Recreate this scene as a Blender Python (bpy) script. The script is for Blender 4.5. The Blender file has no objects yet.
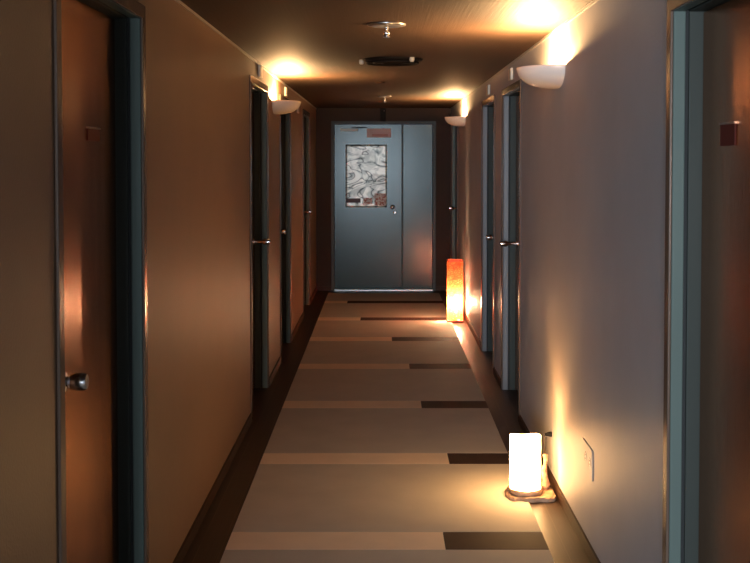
import bpy, bmesh, math, random
from mathutils import Vector, Matrix, noise
random.seed(7)
PI = math.pi
sc = bpy.context.scene
col = sc.collection

# ------------------------------------------------------------------ camera
F = 1100.0                      # focal length in pixels of the 750 px frame
PITCH = math.radians(1.9)
EYE = 1.56
cam_d = bpy.data.cameras.new('camera')
cam = bpy.data.objects.new('camera', cam_d); col.objects.link(cam)
cam_d.sensor_width = 36.0
cam_d.lens = F / 750.0 * 36.0
cam.location = (0, 0, EYE)
cam.rotation_euler = (PI / 2 - PITCH, 0, 0)
cam_d.shift_x = -7.0 / 750.0
cam_d.shift_y = -(121.5 - F * math.tan(PITCH)) / 750.0
cam_d.clip_start = 0.02
sc.camera = cam

# ------------------------------------------------------------------ world and daylight
w = bpy.data.worlds.new('world'); sc.world = w
w.use_nodes = True
w.node_tree.nodes['Background'].inputs['Color'].default_value = (0.45, 0.62, 0.85, 1)
w.node_tree.nodes['Background'].inputs['Strength'].default_value = 0.25

def area(name, loc, rot, sx, sy, power, color):
    l = bpy.data.lights.new(name, 'AREA'); l.shape = 'RECTANGLE'
    l.size = sx; l.size_y = sy; l.energy = power; l.color = color
    o = bpy.data.objects.new(name, l); col.objects.link(o)
    o.location = loc; o.rotation_euler = rot
    return o
# daylight from an added unseen lobby window, placed to miss the left wall
area('daylight', (-1.75, -8.12, 1.45), (PI / 2, 0, 0), 3.5, 1.3, 1250.0, (0.74, 0.86, 1.0))

sc.view_settings.view_transform = 'Standard'
sc.view_settings.look = 'None'
sc.view_settings.gamma = 1.0
sc.view_settings.use_curve_mapping = False
sc.view_settings.exposure = 0.0
sc.cycles.use_denoising = True
sc.cycles.max_bounces = 10
sc.cycles.diffuse_bounces = 5
sc.cycles.glossy_bounces = 5
sc.cycles.sample_clamp_indirect = 6.0
sc.cycles.caustics_reflective = False
sc.cycles.caustics_refractive = False
sc.cycles.blur_glossy = 0.5

SCONCE_COL = (1.0, 0.58, 0.25)
LAMP_COL = (1.0, 0.52, 0.20)

# ------------------------------------------------------------------ materials
def new_mat(name):
    m = bpy.data.materials.new(name); m.use_nodes = True
    return m, m.node_tree, m.node_tree.nodes['Principled BSDF']

def mat(name, color, rough=0.5, metal=0.0, spec=0.5, var=0.0, vscale=6.0, bump=0.0, bscale=200.0,
        stretch=(1, 1, 1), emit=None, estr=0.0, coat=0.0, coat_rough=0.2):
    m, nt, b = new_mat(name)
    b.inputs['Base Color'].default_value = (*color, 1)
    b.inputs['Roughness'].default_value = rough
    b.inputs['Metallic'].default_value = metal
    b.inputs['Specular IOR Level'].default_value = spec
    b.inputs['Coat Weight'].default_value = coat
    b.inputs['Coat Roughness'].default_value = coat_rough
    tc = nt.nodes.new('ShaderNodeTexCoord')
    mp = nt.nodes.new('ShaderNodeMapping'); mp.inputs['Scale'].default_value = stretch
    nt.links.new(tc.outputs['Object'], mp.inputs['Vector'])
    if var > 0:
        n = nt.nodes.new('ShaderNodeTexNoise'); n.inputs['Scale'].default_value = vscale
        n.inputs['Detail'].default_value = 6
        nt.links.new(mp.outputs['Vector'], n.inputs['Vector'])
        r = nt.nodes.new('ShaderNodeValToRGB')
        r.color_ramp.elements[0].position = 0.3; r.color_ramp.elements[1].position = 0.7
        r.color_ramp.elements[0].color = (*[c * (1 - var) for c in color], 1)
        r.color_ramp.elements[1].color = (*[min(1, c * (1 + var)) for c in color], 1)
        nt.links.new(n.outputs['Fac'], r.inputs['Fac'])
        nt.links.new(r.outputs['Color'], b.inputs['Base Color'])
    if bump > 0:
        n2 = nt.nodes.new('ShaderNodeTexNoise'); n2.inputs['Scale'].default_value = bscale
        n2.inputs['Detail'].default_value = 3
        nt.links.new(mp.outputs['Vector'], n2.inputs['Vector'])
        bp = nt.nodes.new('ShaderNodeBump'); bp.inputs['Strength'].default_value = bump
        bp.inputs['Distance'].default_value = 0.002
        nt.links.new(n2.outputs['Fac'], bp.inputs['Height'])
        nt.links.new(bp.outputs['Normal'], b.inputs['Normal'])
    if emit:
        b.inputs['Emission Color'].default_value = (*emit, 1)
        b.inputs['Emission Strength'].default_value = estr
    return m

M = {}
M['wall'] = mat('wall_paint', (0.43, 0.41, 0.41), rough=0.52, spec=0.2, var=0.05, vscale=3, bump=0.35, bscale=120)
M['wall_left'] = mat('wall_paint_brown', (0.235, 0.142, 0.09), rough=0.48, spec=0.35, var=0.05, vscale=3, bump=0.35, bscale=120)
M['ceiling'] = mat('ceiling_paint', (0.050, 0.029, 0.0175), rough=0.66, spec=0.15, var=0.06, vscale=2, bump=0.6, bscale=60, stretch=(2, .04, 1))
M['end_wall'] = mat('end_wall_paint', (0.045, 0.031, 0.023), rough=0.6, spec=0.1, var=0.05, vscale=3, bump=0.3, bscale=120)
M['casing'] = mat('casing_paint', (0.15, 0.098, 0.07), rough=0.22, spec=0.4)
M['trim'] = mat('trim_paint', (0.36, 0.32, 0.28), rough=0.35)
M['base'] = mat('baseboard_wood', (0.04, 0.020, 0.012), rough=0.5, spec=0.15, var=0.2, vscale=8, stretch=(1, .1, 1))
M['frame'] = mat('door_frame_metal', (0.125, 0.16, 0.14), rough=0.4, spec=0.15, var=0.03, vscale=3)
M['frame_pale'] = mat('door_frame_pale_grey', (0.20, 0.197, 0.20), rough=0.34, spec=0.3)
M['stop'] = mat('door_stop_metal', (0.05, 0.056, 0.048), rough=0.5, spec=0.15)
M['seal'] = mat('door_seal_rubber', (0.012, 0.013, 0.012), rough=0.7)
M['leaf'] = mat('door_leaf_copper_brown', (0.42, 0.185, 0.082), rough=0.255, metal=0.93, spec=0.5,
                var=0.08, vscale=5, bump=0.35, bscale=260, stretch=(1, 1, .03))
M['end_leaf'] = mat('end_door_grey_blue', (0.030, 0.052, 0.050), rough=0.22, metal=0.15, spec=0.35, var=0.05, vscale=4, bump=0.15, bscale=8)
M['end_frame'] = mat('end_frame_grey', (0.07, 0.085, 0.08), rough=0.4, spec=0.15)
M['chrome'] = mat('chrome', (0.86, 0.86, 0.88), rough=0.2, metal=1.0)
M['steel'] = mat('brushed_steel', (0.62, 0.62, 0.60), rough=0.3, metal=1.0)
M['black'] = mat('black_plastic', (0.010, 0.009, 0.008), rough=0.7, spec=0.15)
M['plate'] = mat('cream_plate', (0.72, 0.62, 0.48), rough=0.35)
M['numplate'] = mat('dark_red_plate', (0.13, 0.025, 0.016), rough=0.6, metal=0.0, spec=0.15)
M['numedge'] = mat('plate_edge', (0.35, 0.22, 0.15), rough=0.3, metal=0.8)
M['ceramic'] = mat('white_ceramic', (0.82, 0.78, 0.72), rough=0.22, spec=0.5)
M['outlet'] = mat('outlet_white', (0.74, 0.70, 0.64), rough=0.25)
M['mat_cream'] = mat('woven_cream_mat', (0.58, 0.53, 0.44), rough=0.75, spec=0.2, var=0.05, vscale=5, bump=0.4, bscale=350)
M['mat_light'] = mat('pale_strip', (0.92, 0.75, 0.55), rough=0.7, spec=0.2, var=0.04, vscale=6, bump=0.3, bscale=300)
M['mat_dark'] = mat('dark_strip', (0.050, 0.028, 0.019), rough=0.75, spec=0.2, var=0.15, vscale=8, bump=0.3, bscale=200)
M['paper_pink'] = mat('pink_notice_paper', (0.70, 0.46, 0.42), rough=0.6)
M['paper_pink_dark'] = mat('pink_notice_print', (0.52, 0.22, 0.19), rough=0.6)
M['driftwood'] = mat('driftwood', (0.36, 0.22, 0.13), rough=0.7, var=0.5, vscale=18, bump=0.8, bscale=60, stretch=(1, 1, 3))
M['cord'] = mat('cord', (0.05, 0.03, 0.02), rough=0.5)
M['window_frame'] = mat('window_frame_paint', (0.5, 0.5, 0.5), rough=0.4)
M['vent'] = mat('vent_dark', (0.008, 0.006, 0.005), rough=0.7, spec=0.15)
M['bulb'] = mat('bulb_glass', (1, .9, .7), emit=(1.0, 0.6, 0.25), estr=25)

def wood_floor():
    m, nt, b = new_mat('dark_floor_boards')
    tc = nt.nodes.new('ShaderNodeTexCoord')
    mp = nt.nodes.new('ShaderNodeMapping'); mp.inputs['Scale'].default_value = (1, 1, 1)
    mp.inputs['Rotation'].default_value = (0, 0, PI / 2)
    nt.links.new(tc.outputs['Object'], mp.inputs['Vector'])
    br = nt.nodes.new('ShaderNodeTexBrick')
    br.inputs['Scale'].default_value = 1.0
    br.inputs['Brick Width'].default_value = 1.2
    br.inputs['Row Height'].default_value = 0.092
    br.inputs['Mortar Size'].default_value = 0.0022
    br.inputs['Color1'].default_value = (0.030, 0.016, 0.009, 1)
    br.inputs['Color2'].default_value = (0.042, 0.022, 0.012, 1)
    br.inputs['Mortar'].default_value = (0.07, 0.042, 0.026, 1)
    nt.links.new(mp.outputs['Vector'], br.inputs['Vector'])
    mp2 = nt.nodes.new('ShaderNodeMapping'); mp2.inputs['Scale'].default_value = (30, 1.6, 1)
    nt.links.new(tc.outputs['Object'], mp2.inputs['Vector'])
    n = nt.nodes.new('ShaderNodeTexNoise'); n.inputs['Scale'].default_value = 2.0; n.inputs['Detail'].default_value = 6
    nt.links.new(mp2.outputs['Vector'], n.inputs['Vector'])
    mx = nt.nodes.new('ShaderNodeMixRGB'); mx.blend_type = 'MULTIPLY'; mx.inputs['Fac'].default_value = 0.6
    r = nt.nodes.new('ShaderNodeValToRGB')
    r.color_ramp.elements[0].color = (0.55, 0.55, 0.55, 1); r.color_ramp.elements[0].position = 0.3
    r.color_ramp.elements[1].color = (1.25, 1.25, 1.25, 1); r.color_ramp.elements[1].position = 0.7
    nt.links.new(n.outputs['Fac'], r.inputs['Fac'])
    nt.links.new(br.outputs['Color'], mx.inputs['Color1']); nt.links.new(r.outputs['Color'], mx.inputs['Color2'])
    nt.links.new(mx.outputs['Color'], b.inputs['Base Color'])
    b.inputs['Roughness'].default_value = 0.42
    b.inputs['Specular IOR Level'].default_value = 0.3
    return m
M['floor'] = wood_floor()

def thin_ceramic(m):
    nt = m.node_tree; b = nt.nodes['Principled BSDF']; out = nt.nodes['Material Output']
    tr = nt.nodes.new('ShaderNodeBsdfTranslucent'); tr.inputs['Color'].default_value = (1, .86, .66, 1)
    mx = nt.nodes.new('ShaderNodeMixShader'); mx.inputs['Fac'].default_value = 0.02
    nt.links.new(b.outputs[0], mx.inputs[1]); nt.links.new(tr.outputs[0], mx.inputs[2])
    nt.links.new(mx.outputs[0], out.inputs['Surface'])
thin_ceramic(M['ceramic'])

def paper_shade():
    """Crinkled white paper of the lit near lamp: the paper glows from the bulb inside."""
    m, nt, b = new_mat('lit_white_paper')
    tc = nt.nodes.new('ShaderNodeTexCoord')
    n = nt.nodes.new('ShaderNodeTexNoise'); n.inputs['Scale'].default_value = 22; n.inputs['Detail'].default_value = 5
    nt.links.new(tc.outputs['Object'], n.inputs['Vector'])
    r = nt.nodes.new('ShaderNodeValToRGB')
    r.color_ramp.elements[0].position = 0.35; r.color_ramp.elements[0].color = (1.0, 0.50, 0.17, 1)
    r.color_ramp.elements[1].position = 0.6; r.color_ramp.elements[1].color = (1.0, 0.58, 0.24, 1)
    nt.links.new(n.outputs['Fac'], r.inputs['Fac'])
    b.inputs['Base Color'].default_value = (0.8, 0.7, 0.55, 1)
    b.inputs['Roughness'].default_value = 0.8
    nt.links.new(r.outputs['Color'], b.inputs['Emission Color'])
    b.inputs['Emission Strength'].default_value = 30.0
    bp = nt.nodes.new('ShaderNodeBump'); bp.inputs['Strength'].default_value = 0.5; bp.inputs['Distance'].default_value = 0.003
    nt.links.new(n.outputs['Fac'], bp.inputs['Height']); nt.links.new(bp.outputs['Normal'], b.inputs['Normal'])
    return m
M['paper'] = paper_shade()

def woven_shade():
    """Orange-red openwork weave: strands let light glow through, small gaps between them are open."""
    m, nt, b = new_mat('orange_red_weave')
    out = nt.nodes['Material Output']
    tc = nt.nodes.new('ShaderNodeTexCoord')
    mp = nt.nodes.new('ShaderNodeMapping'); mp.inputs['Scale'].default_value = (24, 24, 42)
    nt.links.new(tc.outputs['Object'], mp.inputs['Vector'])
    v = nt.nodes.new('ShaderNodeTexVoronoi'); v.feature = 'DISTANCE_TO_EDGE'; v.inputs['Scale'].default_value = 1.0
    nt.links.new(mp.outputs['Vector'], v.inputs['Vector'])
    r = nt.nodes.new('ShaderNodeValToRGB')
    r.color_ramp.elements[0].position = 0.02; r.color_ramp.elements[0].color = (0.35, 0.04, 0.015, 1)
    r.color_ramp.elements[1].position = 0.35; r.color_ramp.elements[1].color = (0.80, 0.20, 0.06, 1)
    nt.links.new(v.outputs['Distance'], r.inputs['Fac'])
    b.inputs['Roughness'].default_value = 0.5
    nt.links.new(r.outputs['Color'], b.inputs['Base Color'])
    tr = nt.nodes.new('ShaderNodeBsdfTranslucent')
    nt.links.new(r.outputs['Color'], tr.inputs['Color'])
    mx = nt.nodes.new('ShaderNodeMixShader'); mx.inputs['Fac'].default_value = 0.62
    nt.links.new(b.outputs[0], mx.inputs[1]); nt.links.new(tr.outputs[0], mx.inputs[2])
    tp = nt.nodes.new('ShaderNodeBsdfTransparent')
    gt = nt.nodes.new('ShaderNodeMath'); gt.operation = 'GREATER_THAN'; gt.inputs[1].default_value = 0.24
    nt.links.new(v.outputs['Distance'], gt.inputs[0])
    mx2 = nt.nodes.new('ShaderNodeMixShader')
    nt.links.new(gt.outputs[0], mx2.inputs['Fac'])
    nt.links.new(mx.outputs[0], mx2.inputs[1]); nt.links.new(tp.outputs[0], mx2.inputs[2])
    nt.links.new(mx2.outputs[0], out.inputs['Surface'])
    return m
M['weave'] = woven_shade()

def poster_mat():
    """Silvery poster with loose flowing ink contours (generic abstract)."""
    m, nt, b = new_mat('poster_print')
    tc = nt.nodes.new('ShaderNodeTexCoord')
    mp = nt.nodes.new('ShaderNodeMapping'); mp.inputs['Scale'].default_value = (0.9, 1, 1.7)
    mp.inputs['Rotation'].default_value = (0, -0.35, 0)
    nt.links.new(tc.outputs['Object'], mp.inputs['Vector'])
    n = nt.nodes.new('ShaderNodeTexNoise'); n.inputs['Scale'].default_value = 2.6; n.inputs['Detail'].default_value = 1.5
    n.inputs['Distortion'].default_value = 2.0
    nt.links.new(mp.outputs['Vector'], n.inputs['Vector'])
    mul = nt.nodes.new('ShaderNodeMath'); mul.operation = 'MULTIPLY'; mul.inputs[1].default_value = 5.0
    fr = nt.nodes.new('ShaderNodeMath'); fr.operation = 'FRACT'
    nt.links.new(n.outputs['Fac'], mul.inputs[0]); nt.links.new(mul.outputs[0], fr.inputs[0])
    r = nt.nodes.new('ShaderNodeValToRGB')
    e = r.color_ramp.elements
    e[0].position = 0.0; e[0].color = (0.03, 0.035, 0.035, 1)
    e[1].position = 0.14; e[1].color = (0.45, 0.5, 0.48, 1)
    for p, c in ((0.30, (0.85, 0.88, 0.84, 1)), (0.80, (0.92, 0.93, 0.88, 1)), (0.97, (0.60, 0.63, 0.60, 1))):
        x = e.new(p); x.color = c
    nt.links.new(fr.outputs[0], r.inputs['Fac'])
    n2 = nt.nodes.new('ShaderNodeTexNoise'); n2.inputs['Scale'].default_value = 7.0; n2.inputs['Distortion'].default_value = 1.5
    nt.links.new(tc.outputs['Object'], n2.inputs['Vector'])
    r2 = nt.nodes.new('ShaderNodeValToRGB')
    r2.color_ramp.elements[0].position = 0.36; r2.color_ramp.elements[0].color = (0.45, 0.50, 0.48, 1)
    r2.color_ramp.elements[1].position = 0.56; r2.color_ramp.elements[1].color = (1, 1, 0.96, 1)
    nt.links.new(n2.outputs['Fac'], r2.inputs['Fac'])
    mx = nt.nodes.new('ShaderNodeMixRGB'); mx.blend_type = 'MULTIPLY'; mx.inputs['Fac'].default_value = 0.8
    nt.links.new(r.outputs['Color'], mx.inputs['Color1']); nt.links.new(r2.outputs['Color'], mx.inputs['Color2'])
    nt.links.new(mx.outputs['Color'], b.inputs['Base Color'])
    b.inputs['Roughness'].default_value = 0.4
    b.inputs['Metallic'].default_value = 0.45
    return m
M['poster'] = poster_mat()

# ------------------------------------------------------------------ helpers
def link_mesh(name, bm, m, parent=None, smooth=False, bevel=0.0, seg=2):
    me = bpy.data.meshes.new(name)
    bmesh.ops.recalc_face_normals(bm, faces=bm.faces)
    bm.to_mesh(me); bm.free()
    if m is not None: me.materials.append(m)
    o = bpy.data.objects.new(name, me); col.objects.link(o)
    if smooth:
        for p in me.polygons: p.use_smooth = True
    if bevel > 0:
        md = o.modifiers.new('bevel', 'BEVEL'); md.width = bevel; md.segments = seg
        md.limit_method = 'ANGLE'; md.angle_limit = math.radians(40)
    if parent: o.parent = parent
    return o

def add_box(bm, x0, x1, y0, y1, z0, z1):
    vs = [bm.verts.new(p) for p in ((x0, y0, z0), (x1, y0, z0), (x1, y1, z0), (x0, y1, z0),
                                    (x0, y0, z1), (x1, y0, z1), (x1, y1, z1), (x0, y1, z1))]
    for f in ((0, 3, 2, 1), (4, 5, 6, 7), (0, 1, 5, 4), (1, 2, 6, 5), (2, 3, 7, 6), (3, 0, 4, 7)):
        bm.faces.new([vs[i] for i in f])

def prism_x(bm, pts, x0, x1):
    """pts is an outline of (y, z); extruded from x0 to x1."""
    a = [bm.verts.new((x0, y, z)) for y, z in pts]
    b = [bm.verts.new((x1, y, z)) for y, z in pts]
    bm.faces.new(a); bm.faces.new(list(reversed(b)))
    n = len(pts)
    for i in range(n):
        j = (i + 1) % n
        bm.faces.new((a[i], b[i], b[j], a[j]))

def prism_y(bm, pts, y0, y1):
    a = [bm.verts.new((x, y0, z)) for x, z in pts]
    b = [bm.verts.new((x, y1, z)) for x, z in pts]
    bm.faces.new(a); bm.faces.new(list(reversed(b)))
    n = len(pts)
    for i in range(n):
        j = (i + 1) % n
        bm.faces.new((a[i], b[i], b[j], a[j]))

def prism_z(bm, pts, z0, z1):
    a = [bm.verts.new((x, y, z0)) for x, y in pts]
    b = [bm.verts.new((x, y, z1)) for x, y in pts]
    bm.faces.new(a); bm.faces.new(list(reversed(b)))
    n = len(pts)
    for i in range(n):
        j = (i + 1) % n
        bm.faces.new((a[i], b[i], b[j], a[j]))

def lathe(bm, prof, axis='Z', n=32, closed=False, wob=None):
    """prof: list of (r, h). Turned round the given axis."""
    rings = []
    for r, h in prof:
        ring = []
        if r < 1e-6:
            p = {'Z': (0, 0, h), 'X': (h, 0, 0), 'Y': (0, h, 0)}[axis]
            ring = [bm.verts.new(p)]
        else:
            for k in range(n):
                a = 2 * PI * k / n
                rr = r if wob is None else r + wob(a, h)
                c, s = rr * math.cos(a), rr * math.sin(a)
                p = {'Z': (c, s, h), 'X': (h, c, s), 'Y': (c, h, s)}[axis]
                ring.append(bm.verts.new(p))
        rings.append(ring)
    m = len(rings)
    for i in range(m if closed else m - 1):
        A, B = rings[i], rings[(i + 1) % m]
        for k in range(n):
            j = (k + 1) % n
            if len(A) == 1 and len(B) == 1: continue
            if len(A) == 1: bm.faces.new((A[0], B[k], B[j]))
            elif len(B) == 1: bm.faces.new((A[k], B[0], A[j]))
            else: bm.faces.new((A[k], B[k], B[j], A[j]))

def tube(name, pts, rad, m, parent=None, cyc=False):
    cu = bpy.data.curves.new(name, 'CURVE'); cu.dimensions = '3D'
    cu.bevel_depth = rad; cu.bevel_resolution = 3; cu.resolution_u = 6
    s = cu.splines.new('POLY' if len(pts) < 3 else 'NURBS'); s.points.add(len(pts) - 1)
    for i, p in enumerate(pts): s.points[i].co = (*p, 1)
    s.use_endpoint_u = True; s.order_u = 3
    tmp = bpy.data.objects.new(name, cu); col.objects.link(tmp)
    dg = bpy.context.evaluated_depsgraph_get()
    me = bpy.data.meshes.new_from_object(tmp.evaluated_get(dg))
    bpy.data.objects.remove(tmp)
    me.name = name; me.materials.clear(); me.materials.append(m)
    for p in me.polygons: p.use_smooth = True
    o = bpy.data.objects.new(name, me); col.objects.link(o)
    if parent: o.parent = parent
    return o

def tag(o, label, cat, group=None, kind=None):
    if label: o['label'] = label
    if cat: o['category'] = cat
    if group: o['group'] = group
    if kind: o['kind'] = kind
    return o

def struct(name, bm, m, **k):
    o = link_mesh(name, bm, m, **k); o['kind'] = 'structure'
    return o

def empty(name, loc=(0, 0, 0), rz=0.0):
    o = bpy.data.objects.new(name, None); col.objects.link(o)
    o.location = loc; o.rotation_euler = (0, 0, rz); o.empty_display_size = 0.1
    return o

def copy_tree(o, parent=None):
    c = o.copy(); col.objects.link(c)
    if parent is not None:
        c.parent = parent
    for ch in list(o.children): copy_tree(ch, c)
    return c

# ------------------------------------------------------------------ the shell
XL, XR = -0.785, 0.82
YB, YE = -8.0, 13.1
YL = 1.2          # the left wall starts here; behind it the added lobby opens to the left
XLOB = -4.5
H = 2.175
TH = 0.14
TOP_L, TOP_R = 2.02, 1.99
# clear openings (near, far)
L_OPEN = [(2.68, 3.585), (6.57, 7.48), (8.47, 9.34), (10.93, 11.80)]
R_OPEN = [(2.20, 3.105), (6.52, 7.42), (8.03, 8.93), (11.93, 12.82)]
WIN = (-3.55, 0.05, 0.8, 2.1)

bm = bmesh.new(); add_box(bm, XLOB - .3, XR + .3, YB - 0.2, YE + 0.3, -0.1, 0.0)
struct('floor', bm, M['floor'])
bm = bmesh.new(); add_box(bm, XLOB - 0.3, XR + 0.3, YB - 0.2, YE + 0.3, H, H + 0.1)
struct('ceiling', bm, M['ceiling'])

def comb(opens, top, y0, y1):
    pts = [(y0, 0)]
    for a, b in opens:
        pts += [(a, 0), (a, top), (b, top), (b, 0)]
    pts += [(y1, 0), (y1, H), (y0, H)]
    return pts
PAD = 0.035   # frames sit in this much extra width of the hole
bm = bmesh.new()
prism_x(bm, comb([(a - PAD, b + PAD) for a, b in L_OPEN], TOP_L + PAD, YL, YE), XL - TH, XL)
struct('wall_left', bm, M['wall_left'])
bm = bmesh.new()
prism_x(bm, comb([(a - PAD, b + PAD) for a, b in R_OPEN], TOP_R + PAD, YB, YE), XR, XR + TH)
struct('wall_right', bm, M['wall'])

# end wall with the hole for the steel double door
EX0, EX1 = (333 - 382) / F * YE, (434 - 382) / F * YE
ETOP = EYE + (160 - 123) / F * YE
bm = bmesh.new()
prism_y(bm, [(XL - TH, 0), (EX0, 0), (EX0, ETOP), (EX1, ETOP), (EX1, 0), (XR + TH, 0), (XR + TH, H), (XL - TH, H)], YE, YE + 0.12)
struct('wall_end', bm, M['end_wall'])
# unseen lobby and window, added so daylight reaches the right wall
bm = bmesh.new()
add_box(bm, XLOB, XR + TH, YB - 0.1, YB, 0, WIN[2])
add_box(bm, XLOB, XR + TH, YB - 0.1, YB, WIN[3], H)
add_box(bm, XLOB, WIN[0], YB - 0.1, YB, WIN[2], WIN[3])
add_box(bm, WIN[1], XR + TH, YB - 0.1, YB, WIN[2], WIN[3])
struct('wall_back', bm, M['wall'])
bm = bmesh.new(); add_box(bm, XLOB - .1, XLOB, YB - .1, YL + .1, 0, H)
struct('wall_added_side', bm, M['wall'])
bm = bmesh.new(); add_box(bm, XLOB, XL - TH, YL, YL + .1, 0, H)
struct('wall_added_front', bm, M['wall'])
bm = bmesh.new()
for a, b, c, d in ((WIN[0], WIN[0] + .04, WIN[2], WIN[3]), (WIN[1] - .04, WIN[1], WIN[2], WIN[3]),
                   (WIN[0] + .04, WIN[1] - .04, WIN[2], WIN[2] + .04), (WIN[0] + .04, WIN[1] - .04, WIN[3] - .04, WIN[3]),
                   (-2.37, -2.33, WIN[2] + .04, WIN[3] - .04), (-1.17, -1.13, WIN[2] + .04, WIN[3] - .04)):
    add_box(bm, a, b, YB - 0.07, YB - 0.03, c, d)
struct('window_added_1', bm, M['window_frame'])

# baseboards, broken at the doors
def base_spans(opens, y0, y1, cas=0.045):
    out, y = [], y0
    for a, b in opens:
        if a - cas > y: out.append((y, a - cas))
        y = b + cas
    if y1 > y: out.append((y, y1))
    return out
for side, opens, x0, x1 in (('left', L_OPEN, XL, XL + 0.010), ('right', R_OPEN, XR - 0.010, XR)):
    bm = bmesh.new()
    for a, b in base_spans(opens, YL if side == 'left' else YB, YE): add_box(bm, x0, x1, a, b, 0.0, 0.052)
    struct('baseboard_' + side, bm, M['base'])
bm = bmesh.new()
add_box(bm, XL + .01, EX0 - 0.02, YE - 0.01, YE, 0, 0.052)
add_box(bm, EX1 + 0.02, XR - .01, YE - 0.01, YE, 0, 0.052)
struct('baseboard_end', bm, M['base'])
# slim edging added for the light glancing along the wall top
bm = bmesh.new(); add_box(bm, XL, XL + .007, YL, YE, H - .012, H)
struct('trim_glint_1', bm, M['trim'])
bm = bmesh.new(); add_box(bm, XR - .007, XR, YB, YE, H - .012, H)
struct('trim_glint_2', bm, M['trim'])

# ------------------------------------------------------------------ doors
def u_outline(y0, y1, top, wd):
    return [(y0 - wd, 0), (y0, 0), (y0, top), (y1, top), (y1, 0), (y1 + wd, 0), (y1 + wd, top + wd), (y0 - wd, top + wd)]

def knob(parent, s, xf, y, z, length, long_neck):
    """s = +1 when the corridor lies towards +x from the leaf; xf is the leaf face."""
    k = empty('door_handle'); 
    bm = bmesh.new()
    L = length
    if long_neck:
        prof = [(0, 0), (.026, 0), (.026, .006), (.011, .009), (.0095, L * .5), (.014, L * .55), (.0205, L * .62), (.0225, L * .8),
                (.0205, L * .97), (.015, L), (0, L)]
    else:
        prof = [(0, 0), (.027, 0), (.027, .006), (.014, .009), (.013, .014), (.021, .020), (.0245, .030), (.0245, L * .88),
                (.020, L), (.012, L), (0, L * .97)]
    lathe(bm, [(r, h * s) for r, h in prof], 'X', 28)
    col.objects.unlink(k); bpy.data.objects.remove(k)
    o = link_mesh('door_handle', bm, M['chrome'], parent, smooth=True)
    o.location = (xf, y, z)
    o['label'] = 'chrome handle'
    md = o.modifiers.new('edge', 'EDGE_SPLIT'); md.split_angle = math.radians(50)
    return o

def side_door(n, side, y0, y1, top, hy, hz, hlen, long_neck, plate=None):
    s = 1 if side == 'L' else -1           # direction from wall into the corridor
    xw = XL if side == 'L' else XR
    root = empty('door_%d' % n, (0, 0, 0)); root['kind'] = 'structure'
    def X(d): return xw - s * d            # d metres behind the wall face
    bm = bmesh.new(); prism_x(bm, u_outline(y0, y1, top, PAD), X(0.0), X(0.034))
    link_mesh('door_frame', bm, M['frame_pale'] if n in (6, 7) else M['frame'], root, bevel=0.003)
    bm = bmesh.new(); prism_x(bm, u_outline(y0, y1, top, PAD + 0.010), X(-0.009), X(-0.0005))
    link_mesh('door_casing', bm, M['casing'], root, bevel=0.003)
    bm = bmesh.new(); prism_x(bm, u_outline(y0 - 0.008, y1 + 0.008, top + 0.008, PAD - 0.008), X(0.034), X(0.044))
    link_mesh('door_seal', bm, M['seal'], root)
    bm = bmesh.new(); prism_x(bm, u_outline(y0 + .001, y1 - .001, top - .001, PAD), X(0.044), X(0.135))
    link_mesh('door_stop', bm, M['stop'], root, bevel=0.002)
    bm = bmesh.new(); add_box(bm, X(0.082), X(0.122), y0 + 0.003, y1 - 0.003, 0.006, top - 0.004)
    lf = link_mesh('door_leaf', bm, M['leaf'], root, bevel=0.002)
    knob(root, s, X(0.082), hy, hz, hlen, long_neck)
    if plate:
        py, pz, pw, ph = plate
        bm = bmesh.new(); add_box(bm, X(0.082), X(0.078), py - pw / 2, py + pw / 2, pz - ph / 2, pz + ph / 2)
        p = link_mesh('number_plate', bm, M['numplate'], root, bevel=0.001)
        p['label'] = 'small dark red plate'
        bm = bmesh.new(); add_box(bm, X(0.082), X(0.076), py - pw / 2 - .002, py + pw / 2 + .002, pz + ph / 2, pz + ph / 2 + .005)
        link_mesh('plate_rail', bm, M['numedge'], p)
    # shadowed lining closing the back of the opening
    return root

side_door(1, 'L', *L_OPEN[0], TOP_L, 2.975, 0.957, 0.064, False, plate=(3.30, 1.635, 0.135, 0.036))
side_door(2, 'L', *L_OPEN[1], TOP_L, 7.41, 1.008, 0.112, True)
side_door(3, 'L', *L_OPEN[2], TOP_L, 9.26, 0.955, 0.060, False)
side_door(4, 'L', *L_OPEN[3], TOP_L, 11.74, 1.005, 0.112, True)
side_door(5, 'R', *R_OPEN[0], TOP_R - .012, 2.26, 0.957, 0.064, False, plate=(2.865, 1.625, 0.120, 0.056))
side_door(6, 'R', *R_OPEN[1], TOP_R, 7.35, 1.000, 0.112, True)
side_door(7, 'R', *R_OPEN[2], TOP_R, 8.86, 0.935, 0.062, False)
side_door(8, 'R', *R_OPEN[3], TOP_R, 12.76, 1.000, 0.125, True)

# end door: wide left leaf, narrow fixed right leaf
root = empty('door_9', (0, 0, 0)); root['kind'] = 'structure'
def ex(px): return (px - 382) / F * YE
def ez(py): return EYE + (160 - py) / F * YE
bm = bmesh.new()
w_ = 0.022
prism_y(bm, [(EX0 - w_, 0), (EX0 + .015, 0), (EX0 + .015, ETOP - .015), (EX1 - .015, ETOP - .015), (EX1 - .015, 0), (EX1 + w_, 0),
             (EX1 + w_, ETOP + w_), (EX0 - w_, ETOP + w_)], YE - 0.012, YE + 0.10)
link_mesh('door_frame', bm, M['end_frame'], root, bevel=0.003)
XM = ex(402.5)
bm = bmesh.new(); add_box(bm, EX0 + .017, XM - .002, YE + 0.028, YE + 0.068, 0.018, ETOP - .018)
main_leaf = link_mesh('door_leaf', bm, M['end_leaf'], root, bevel=0.003)
bm = bmesh.new(); add_box(bm, XM + .002, EX1 - .017, YE + 0.040, YE + 0.080, 0.018, ETOP - .018)
link_mesh('side_leaf', bm, M['end_leaf'], root, bevel=0.003)
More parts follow.
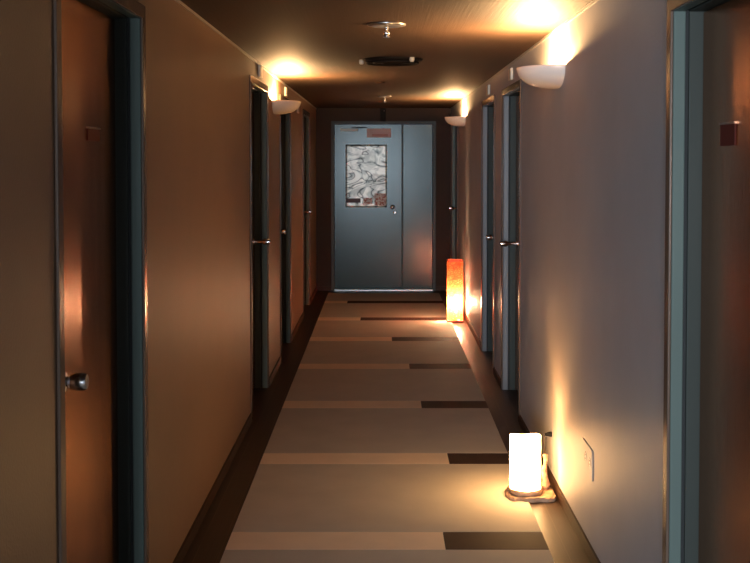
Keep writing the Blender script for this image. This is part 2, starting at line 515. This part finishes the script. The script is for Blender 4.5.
bm = bmesh.new(); add_box(bm, XM - .012, XM + .010, YE + 0.018, YE + 0.040, 0.018, ETOP - .018)
link_mesh('meeting_strip', bm, M['end_frame'], root, bevel=0.002)
bm = bmesh.new(); add_box(bm, EX0 + .015, EX1 - .015, YE - 0.03, YE + 0.09, 0.0, 0.016)
link_mesh('threshold', bm, M['steel'], root, bevel=0.003)['label'] = 'bright metal threshold'
# round handle with thumb-turn beneath
hx, hz = ex(392.5), ez(207)
bm = bmesh.new(); lathe(bm, [(0, 0), (.026, 0), (.026, -.008), (.011, -.012), (.011, -.035), (.024, -.042), (.028, -.055), (.023, -.070), (0, -.075)], 'Y', 24)
o = link_mesh('door_handle', bm, M['chrome'], root, smooth=True); o.location = (hx, YE + .028, hz)
bm = bmesh.new(); lathe(bm, [(0, 0), (.022, 0), (.022, -.010), (.012, -.014), (0, -.014)], 'Y', 20)
o = link_mesh('thumb_turn', bm, M['chrome'], root, smooth=True); o.location = (ex(395), YE + .028, ez(212.5))
bm = bmesh.new(); add_box(bm, -.004, .004, -.03, 0, -.016, .016)
o2 = link_mesh('turn_tab', bm, M['chrome'], o, bevel=.002)
# door closer: pale body, with a black bar for its shadow
bm = bmesh.new(); add_box(bm, ex(340.5), ex(358), YE - .022, YE + .028, ez(131.2), ez(128.6))
cl = link_mesh('door_closer', bm, M['plate'], root, bevel=0.006)
bm = bmesh.new(); add_box(bm, ex(352), ex(367), YE - .012, YE - .003, ez(128.2), ez(127.0))
link_mesh('closer_shadow', bm, M['black'], cl, bevel=0.002)

# ------------------------------------------------------------------ floor covering
runner = empty('floor_runner', (0, 0, 0))
tag(runner, 'cream mat runner down the corridor floor, crossed by pale and dark strips', 'runner')
MX0, MX1 = -0.627, 0.668
ys = [1.85, 3.165, 4.446, 5.683, 6.95, 8.25, 9.51, 10.72, 12.0]
starts = [0.255, 0.255, 0.255, 0.346, 0.25, 0.207, 0.086, -0.21, -0.38]
SW = 0.103
prev = -1.0
T = 0.006
for y, sx in zip(ys, starts):
    bm = bmesh.new(); add_box(bm, MX0, MX1, prev + .0015, y - SW - .0015, 0.0005, T)
    link_mesh('mat_panel', bm, M['mat_cream'], runner, bevel=.0015, seg=1)
    bm = bmesh.new(); add_box(bm, MX0, sx - .001, y - SW, y + SW, 0.0005, T)
    link_mesh('pale_strip', bm, M['mat_light'], runner, bevel=.001, seg=1)
    bm = bmesh.new(); add_box(bm, sx + .001, MX1, y - SW, y + SW, 0.0005, T)
    link_mesh('dark_strip', bm, M['mat_dark'], runner, bevel=.001, seg=1)
    prev = y + SW
bm = bmesh.new(); add_box(bm, MX0, MX1, prev + .0015, 12.82, 0.0005, T)
link_mesh('mat_panel', bm, M['mat_cream'], runner, bevel=.0015, seg=1)

# ------------------------------------------------------------------ wall sconces
def make_sconce():
    """Half bowl, flat back on the wall at x=0, opening upwards, bulging to +x. Origin on the wall at rim height."""
    root = empty('wall_sconce')
    R, D = 0.195, 0.095
    bm = bmesh.new()
    nA, nP = 36, 14
    def shell(R, D, z0):
        g = []
        for i in range(nP + 1):
            t = i / nP                       # 0 at rim, 1 at the foot
            ring = []
            r = R * math.cos(t * PI / 2) ** 0.75 if t < 1 else 0.0
            r = max(r, 0.012)
            z = z0 - D * math.sin(t * PI / 2)
            for k in range(nA + 1):
                a = -PI / 2 + PI * k / nA
                ring.append(bm.verts.new((r * math.cos(a), r * math.sin(a), z)))
            g.append(ring)
        return g
    A = shell(R, D, 0.0); B = shell(R - .006, D - .006, 0.0)
    for G in (A, B):
        for i in range(nP):
            for k in range(nA):
                bm.faces.new((G[i][k], G[i + 1][k], G[i + 1][k + 1], G[i][k + 1]))
        bm.faces.new(G[-1])
    for k in range(nA):
        bm.faces.new((A[0][k], A[0][k + 1], B[0][k + 1], B[0][k]))
    link_mesh('bowl', bm, M['ceramic'], root, smooth=True)
    bm = bmesh.new(); add_box(bm, 0, .008, -.06, .06, -.07, -.01)
    link_mesh('back_plate', bm, M['steel'], root, bevel=.002)
    bm = bmesh.new(); lathe(bm, [(0, -.062), (.014, -.060), (.015, -.045), (.012, -.040), (0, -.040)], 'Z', 16)
    s = link_mesh('lamp_holder', bm, M['ceramic'], root, smooth=True); s.location = (.10, 0, 0)
    l = bpy.data.lights.new('sconce_bulb', 'POINT'); l.energy = 140.0; l.color = SCONCE_COL; l.shadow_soft_size = 0.016
    b = bpy.data.objects.new('sconce_bulb', l); col.objects.link(b); b.parent = root; b.location = (.10, 0, -.020)
    return root
sc0 = make_sconce()
spots = [(XR, 5.13, PI, 'white half-bowl wall light on the grey wall above the glowing white paper lamp'),
         (XL, 8.05, 0, 'white half-bowl wall light on the brown wall opposite, partly lost in its own glow'),
         (XR, 11.0, PI, 'white half-bowl wall light near the grey end door, above the orange woven lamp')]
for i, (x, y, rz, lab) in enumerate(spots):
    o = sc0 if i == 0 else copy_tree(sc0)
    o.location = (x, y, 1.988); o.rotation_euler = (0, 0, rz)
    tag(o, lab, 'wall light', 'half-bowl wall lights along the corridor')

# ------------------------------------------------------------------ small cream plates above doors
def make_plate():
    bm = bmesh.new(); add_box(bm, 0, .016, -.065, .065, -.037, .037)
    return link_mesh('door_sign', bm, M['plate'], None, bevel=.003)
pl0 = make_plate()
for i, (x, y, z, rz, lab) in enumerate([
        (XR, 6.97, 2.10, PI, 'small cream plate above a door on the grey wall, near the biggest bowl light'),
        (XR, 8.44, 2.095, PI, 'small cream plate on the grey wall between the two bowl lights'),
        (XL, 7.06, 2.125, 0, 'small cream plate above a door on the brown wall, before the bowl light'),
        (XL, 8.93, 2.11, 0, 'small cream plate on the brown wall just behind the bright glow of the bowl light'),
        (XL, 10.2, 2.03, 0, 'small cream plate low on the brown wall past the bowl light, before the last door')]):
    o = pl0 if i == 0 else pl0.copy()
    if i: col.objects.link(o)
    o.location = (x, y, z); o.rotation_euler = (0, 0, rz)
    tag(o, lab, 'sign', 'cream plates above the doors')

# ------------------------------------------------------------------ things on the end door and wall
po = empty('poster', (ex(345.5), YE + .0255, ez(207.5)))
tag(po, 'silvery grey poster with loose dark contour lines taped to the grey end door', 'poster')
pw, ph = ex(387) - ex(345.5), ez(144.5) - ez(207.5)
bm = bmesh.new()
nx, nz = 20, 30
gv = [[bm.verts.new((pw * i / nx, -0.0015 * (1 + math.sin(i * .9) * math.cos(j * .7)), ph * j / nz)) for i in range(nx + 1)] for j in range(nz + 1)]
for j in range(nz):
    for i in range(nx):
        bm.faces.new((gv[j][i], gv[j][i + 1], gv[j + 1][i + 1], gv[j + 1][i]))
sh = link_mesh('poster_sheet', bm, M['poster'], po, smooth=True)
md = sh.modifiers.new('thick', 'SOLIDIFY'); md.thickness = 0.0008; md.offset = 0
def pr(name, px0, px1, py0, py1, m, label):
    bm = bmesh.new()
    add_box(bm, ex(px0) - ex(345.5), ex(px1) - ex(345.5), -.0052, -.0036, ez(py1) - ez(207.5), ez(py0) - ez(207.5))
    o = link_mesh(name, bm, m, po); o['label'] = label
M['print_dark'] = mat('print_dark_red', (0.06, 0.02, 0.02), rough=.5)
def print_mat():
    m, nt, b = new_mat('red_speckled_print')
    tc = nt.nodes.new('ShaderNodeTexCoord'); n = nt.nodes.new('ShaderNodeTexNoise')
    n.inputs['Scale'].default_value = 42; nt.links.new(tc.outputs['Object'], n.inputs['Vector'])
    r = nt.nodes.new('ShaderNodeValToRGB')
    r.color_ramp.elements[0].position = .42; r.color_ramp.elements[0].color = (.42, .12, .08, 1)
    r.color_ramp.elements[1].position = .58; r.color_ramp.elements[1].color = (.72, .62, .55, 1)
    nt.links.new(n.outputs['Fac'], r.inputs['Fac']); nt.links.new(r.outputs['Color'], b.inputs['Base Color'])
    b.inputs['Roughness'].default_value = .5
    return m
M['print_red'] = print_mat()
pr('dark_print', 346.0, 360.5, 198.4, 202.8, M['print_dark'], 'dark red-black block of print')
pr('red_print', 363.5, 372.0, 197.8, 204.0, M['print_red'], 'red speckled print')
pr('red_print', 374.5, 386.0, 193.5, 205.5, M['print_red'], 'red speckled print in the corner')

nt_ = empty('paper_notice', (ex(367), YE + .0265, ez(137.5)))
tag(nt_, 'pink paper notice taped near the top of the grey end door', 'notice')
bm = bmesh.new(); add_box(bm, 0, ex(391) - ex(367), -.001, .0005, 0, ez(128.5) - ez(137.5))
link_mesh('paper_sheet', bm, M['paper_pink'], nt_)
bm = bmesh.new(); add_box(bm, ex(372) - ex(367), ex(388) - ex(367), -.0022, -.001, ez(136.6) - ez(137.5), ez(134.0) - ez(137.5))
link_mesh('print_band', bm, M['paper_pink_dark'], nt_)

ob = empty('door_sensor', (ex(383), YE, ez(122)))
tag(ob, 'small dark upright box on the wall above the end door', 'sensor')
bm = bmesh.new(); add_box(bm, -.034, .034, -.045, 0, .005, ez(108.5) - ez(122))
link_mesh('sensor_body', bm, M['black'], ob, bevel=.006)
bm = bmesh.new(); lathe(bm, [(0, 0), (.009, 0), (.007, -.008), (0, -.01)], 'Y', 14)
o = link_mesh('sensor_lens', bm, M['chrome'], ob, smooth=True); o.location = (.012, -.045, .13)

# ------------------------------------------------------------------ ceiling fittings
def make_sprinkler(r):
    root = empty('ceiling_sprinkler')
    bm = bmesh.new(); lathe(bm, [(0, -.001), (r * .3, -.010), (r * .75, -.011), (r, -.006), (r, 0), (0, 0)], 'Z', 36)
    link_mesh('cover_disc', bm, M['steel'], root, smooth=True)
    bm = bmesh.new()
    lathe(bm, [(0, -.009), (.009, -.009), (.009, -.020), (.006, -.022), (.006, -.030), (.013, -.034), (.015, -.044), (.010, -.054), (0, -.056)], 'Z', 20)
    h = link_mesh('sprinkler_head', bm, M['chrome'], root, smooth=True)
    bm = bmesh.new()
    lathe(bm, [(0, -.0575), (.017, -.0575), (.017, -.0595), (0, -.0595)], 'Z', 18)
    link_mesh('deflector', bm, M['chrome'], h)
    return root
def cy(py): return (H - EYE) * F / (160 - py)
y1 = cy(24.8)
s1 = make_sprinkler(0.088); s1.location = ((386.5 - 382) / F * y1, y1, H)
tag(s1, 'round metal ceiling sprinkler with drop head, in front of the dark round vent', 'sprinkler')
y3 = cy(96.2)
s2 = make_sprinkler(0.066); s2.location = ((384.5 - 382) / F * y3, y3, H)
tag(s2, 'tiny metal sprinkler with a drop head close to the end door', 'sprinkler')

y2 = 6.75
v = empty('ceiling_vent', ((392.5 - 382) / F * y2, y2, H))
tag(v, 'dark round ceiling vent with two bright clips, between the two sprinklers', 'vent')
bm = bmesh.new(); lathe(bm, [(0, -.020), (.10, -.022), (.15, -.020), (.178, -.010), (.186, 0), (0, 0)], 'Z', 48)
link_mesh('vent_body', bm, M['vent'], v, smooth=True)
for r0 in (.055, .105, .15):
    bm = bmesh.new(); lathe(bm, [(r0, -.020), (r0 + .006, -.029), (r0 + .012, -.027), (r0 + .010, -.018)], 'Z', 48, closed=True)
    link_mesh('vent_ring', bm, M['vent'], v, smooth=True)
for cx_, cy_ in ((-.190, .03), (.115, -.145)):
    bm = bmesh.new(); lathe(bm, [(0, -.026), (.010, -.028), (.015, -.018), (.015, 0), (0, 0)], 'Z', 18)
    o = link_mesh('vent_clip', bm, M['plate'], v, smooth=True); o.location = (cx_, cy_, 0)
y4 = cy(82.3)
bm = bmesh.new(); lathe(bm, [(0, -.014), (.022, -.013), (.036, -.006), (.038, 0), (0, 0)], 'Z', 28)
d = link_mesh('smoke_detector', bm, M['base'], None, smooth=True); d.location = ((380 - 382) / F * y4, y4, H)
tag(d, 'very small round ceiling button beyond the dark vent', 'detector')

# ------------------------------------------------------------------ near lamp: white paper cylinder on driftwood
LX, LY = 0.663, 5.05
lamp = empty('floor_lamp', (LX, LY, 0))
tag(lamp, 'glowing white paper cylinder lamp on a driftwood base on the floor', 'lamp')
bm = bmesh.new()
def wob(a, h): return 0.0028 * noise.noise(Vector((math.cos(a) * 3, math.sin(a) * 3, h * 30)))
prof = [(.0715, .045 + .236 * i / 14) for i in range(15)]
inner = [(.0690, h) for r, h in reversed(prof)]
lathe(bm, prof + inner, 'Z', 44, closed=True, wob=wob)
shade = link_mesh('lamp_shade', bm, M['paper'], lamp, smooth=True)
for vtx in shade.data.vertices:
    if vtx.co.z > .262:
        vtx.co.z += 0.006 * math.sin(math.atan2(vtx.co.y, vtx.co.x) * 2.3 + 1) * (vtx.co.z - .262) / .019
# driftwood slab reaching back to the wall
out = [(-.078, -.060), (-.062, -.088), (-.035, -.080), (-.01, -.094), (.025, -.098), (.06, -.084), (.095, -.090), (.125, -.080), (.136, -.05),
       (.136, .05), (.125, .085), (.07, .09), (.01, .085), (-.05, .09), (-.085, .06), (-.090, -.01)]
bm = bmesh.new()
prism_z(bm, out, 0.0, 0.020)
bmesh.ops.subdivide_edges(bm, edges=bm.edges[:], cuts=2)
for vtx in bm.verts:
    k = noise.noise(vtx.co * 28)
    if vtx.co.z > .012: vtx.co.z += .009 * k
    vtx.co.x = min(vtx.co.x + (.006 * k if vtx.co.x < 0.1 else 0), .138)
    vtx.co.y += .006 * noise.noise(vtx.co * 21 + Vector((3, 1, 2)))
    vtx.co.z = max(vtx.co.z, 0)
link_mesh('driftwood_base', bm, M['driftwood'], lamp, bevel=.003)
# raised collar under the shade
bm = bmesh.new(); lathe(bm, [(0, .022), (.078, .022), (.082, .034), (.074, .046), (0, .046)], 'Z', 28,
                        wob=lambda a, h: .004 * math.sin(a * 5))
link_mesh('wood_collar', bm, M['driftwood'], lamp, smooth=True)
# upright branch stub between shade and wall
bm = bmesh.new()
n_ = 10
rings = []
for i in range(8):
    t = i / 7
    r = .017 * (1 - .45 * t) + .003 * math.sin(i * 2.1)
    cx_, cy_ = .098 + .006 * math.sin(i * 1.3), .045 + .006 * math.cos(i * 1.1)
    rings.append([bm.verts.new((cx_ + r * math.cos(2 * PI * k / n_) * (1 + .15 * math.sin(k * 2.7 + i)), cy_ + r * math.sin(2 * PI * k / n_), .02 + .165 * t)) for k in range(n_)])
for i in range(7):
    for k in range(n_):
        bm.faces.new((rings[i][k], rings[i][(k + 1) % n_], rings[i + 1][(k + 1) % n_], rings[i + 1][k]))
bm.faces.new(rings[-1]); bm.faces.new(list(reversed(rings[0])))
link_mesh('branch', bm, M['driftwood'], lamp, smooth=True)
bm = bmesh.new(); lathe(bm, [(0, .046), (.016, .046), (.016, .085), (.010, .09), (0, .09)], 'Z', 16)
link_mesh('bulb_holder', bm, M['outlet'], lamp)
l = bpy.data.lights.new('lamp_bulb', 'POINT'); l.energy = 13.0; l.color = LAMP_COL; l.shadow_soft_size = 0.022
b = bpy.data.objects.new('lamp_bulb', l); col.objects.link(b); b.parent = lamp; b.location = (0, 0, .20)

# ------------------------------------------------------------------ far lamp: tall orange woven tower
ly = 10.56
lx = (455.2 - 382) / F * ly
tw = empty('floor_lamp', (lx, ly, 0))
tag(tw, 'tall orange-red woven tower lamp on the floor near the end door', 'lamp')
hw = .074
def rrect(hw, r, n=5):
    pts = []
    for cx_, cy_, a0 in ((hw - r, hw - r, 0), (-hw + r, hw - r, PI / 2), (-hw + r, -hw + r, PI), (hw - r, -hw + r, 3 * PI / 2)):
        for k in range(n + 1):
            a = a0 + PI / 2 * k / n
            pts.append((cx_ + r * math.cos(a), cy_ + r * math.sin(a)))
    return pts
bm = bmesh.new()
pr_ = rrect(hw, .02)
nr = 60
rings = []
for i in range(nr + 1):
    z = .022 + .572 * i / nr
    f = 1 + .012 * math.sin(i * 2.2) + (.01 * math.sin(i * .7))
    rings.append([bm.verts.new((x * f, y * f, z)) for x, y in pr_])
for i in range(nr):
    for k in range(len(pr_)):
        j = (k + 1) % len(pr_)
        bm.faces.new((rings[i][k], rings[i][j], rings[i + 1][j], rings[i + 1][k]))
link_mesh('woven_shade', bm, M['weave'], tw, smooth=True)
def ring_band(name, z0, z1, m):
    bm = bmesh.new()
    o_, i_ = rrect(hw + .004, .02), rrect(hw - .006, .016)
    V = [[bm.verts.new((x, y, z)) for x, y in L] for L, z in ((o_, z0), (o_, z1), (i_, z1), (i_, z0))]
    n = len(o_)
    for q in range(4):
        for k in range(n):
            bm.faces.new((V[q][k], V[q][(k + 1) % n], V[(q + 1) % 4][(k + 1) % n], V[(q + 1) % 4][k]))
    return link_mesh(name, bm, m, tw)
M['rim'] = mat('red_rim', (0.42, 0.07, 0.03), rough=.5, var=.3, vscale=40)
ring_band('shade_rim', .590, .600, M['rim'])
bm = bmesh.new(); prism_z(bm, rrect(hw + .004, .02), 0, .022)
link_mesh('lamp_base', bm, M['rim'], tw, bevel=.003)
bm = bmesh.new(); lathe(bm, [(0, .022), (.02, .022), (.02, .10), (.012, .11), (0, .11)], 'Z', 16)
link_mesh('bulb_holder', bm, M['outlet'], tw)
l = bpy.data.lights.new('tower_bulb', 'POINT'); l.energy = 130.0; l.color = (1.0, 0.64, 0.34); l.shadow_soft_size = 0.05
b = bpy.data.objects.new('tower_bulb', l); col.objects.link(b); b.parent = tw; b.location = (0, 0, .185)

# ------------------------------------------------------------------ gloss spot shaped as a socket plate, and plug by the near lamp
so = empty('gloss_plate', (XR, 4.33, 0.372))  # added plate standing in for the lamp's reflection on the wall paint
tag(so, 'thin plate added for the gloss of the paper lamp low on the grey wall', 'gloss spot')
bm = bmesh.new(); add_box(bm, -.0040, 0, -.10, .10, -.06, .06)
fp = link_mesh('face_plate', bm, M['wall'], so, bevel=.003)
for yy in (-.045, .045):
    bm = bmesh.new(); lathe(bm, [(.020, -.004), (.020, -.0060), (.017, -.0060), (.016, -.0045), (0, -.0045)], 'X', 20)
    o = link_mesh('added_outlet', bm, M['trim'], so); o.location = (0, yy, 0)
    for dz in (-.007, .007):
        bm = bmesh.new(); add_box(bm, -.0055, -.0042, -.0015, .0015, dz - .003, dz + .003)
        link_mesh('added_hole', bm, M['black'], o)
pg = empty('power_plug', (XR, 5.27, .236))
tag(pg, 'small black plug on the wall just above and behind the paper lamp', 'plug')
bm = bmesh.new(); prism_y(bm, [(0, -.010), (0, .012), (-.012, .011), (-.034, .002), (-.034, -.004), (-.012, -.009)], -.012, .012)
link_mesh('plug_body', bm, M['black'], pg, bevel=.002)
tube('plug_cord', [(-.033, 0, -.001), (-.045, -.01, -.02), (-.03, .02, -.09), (-.02, .0, -.17), (-.03, -.04, -.205)], .0022, M['cord'], pg)
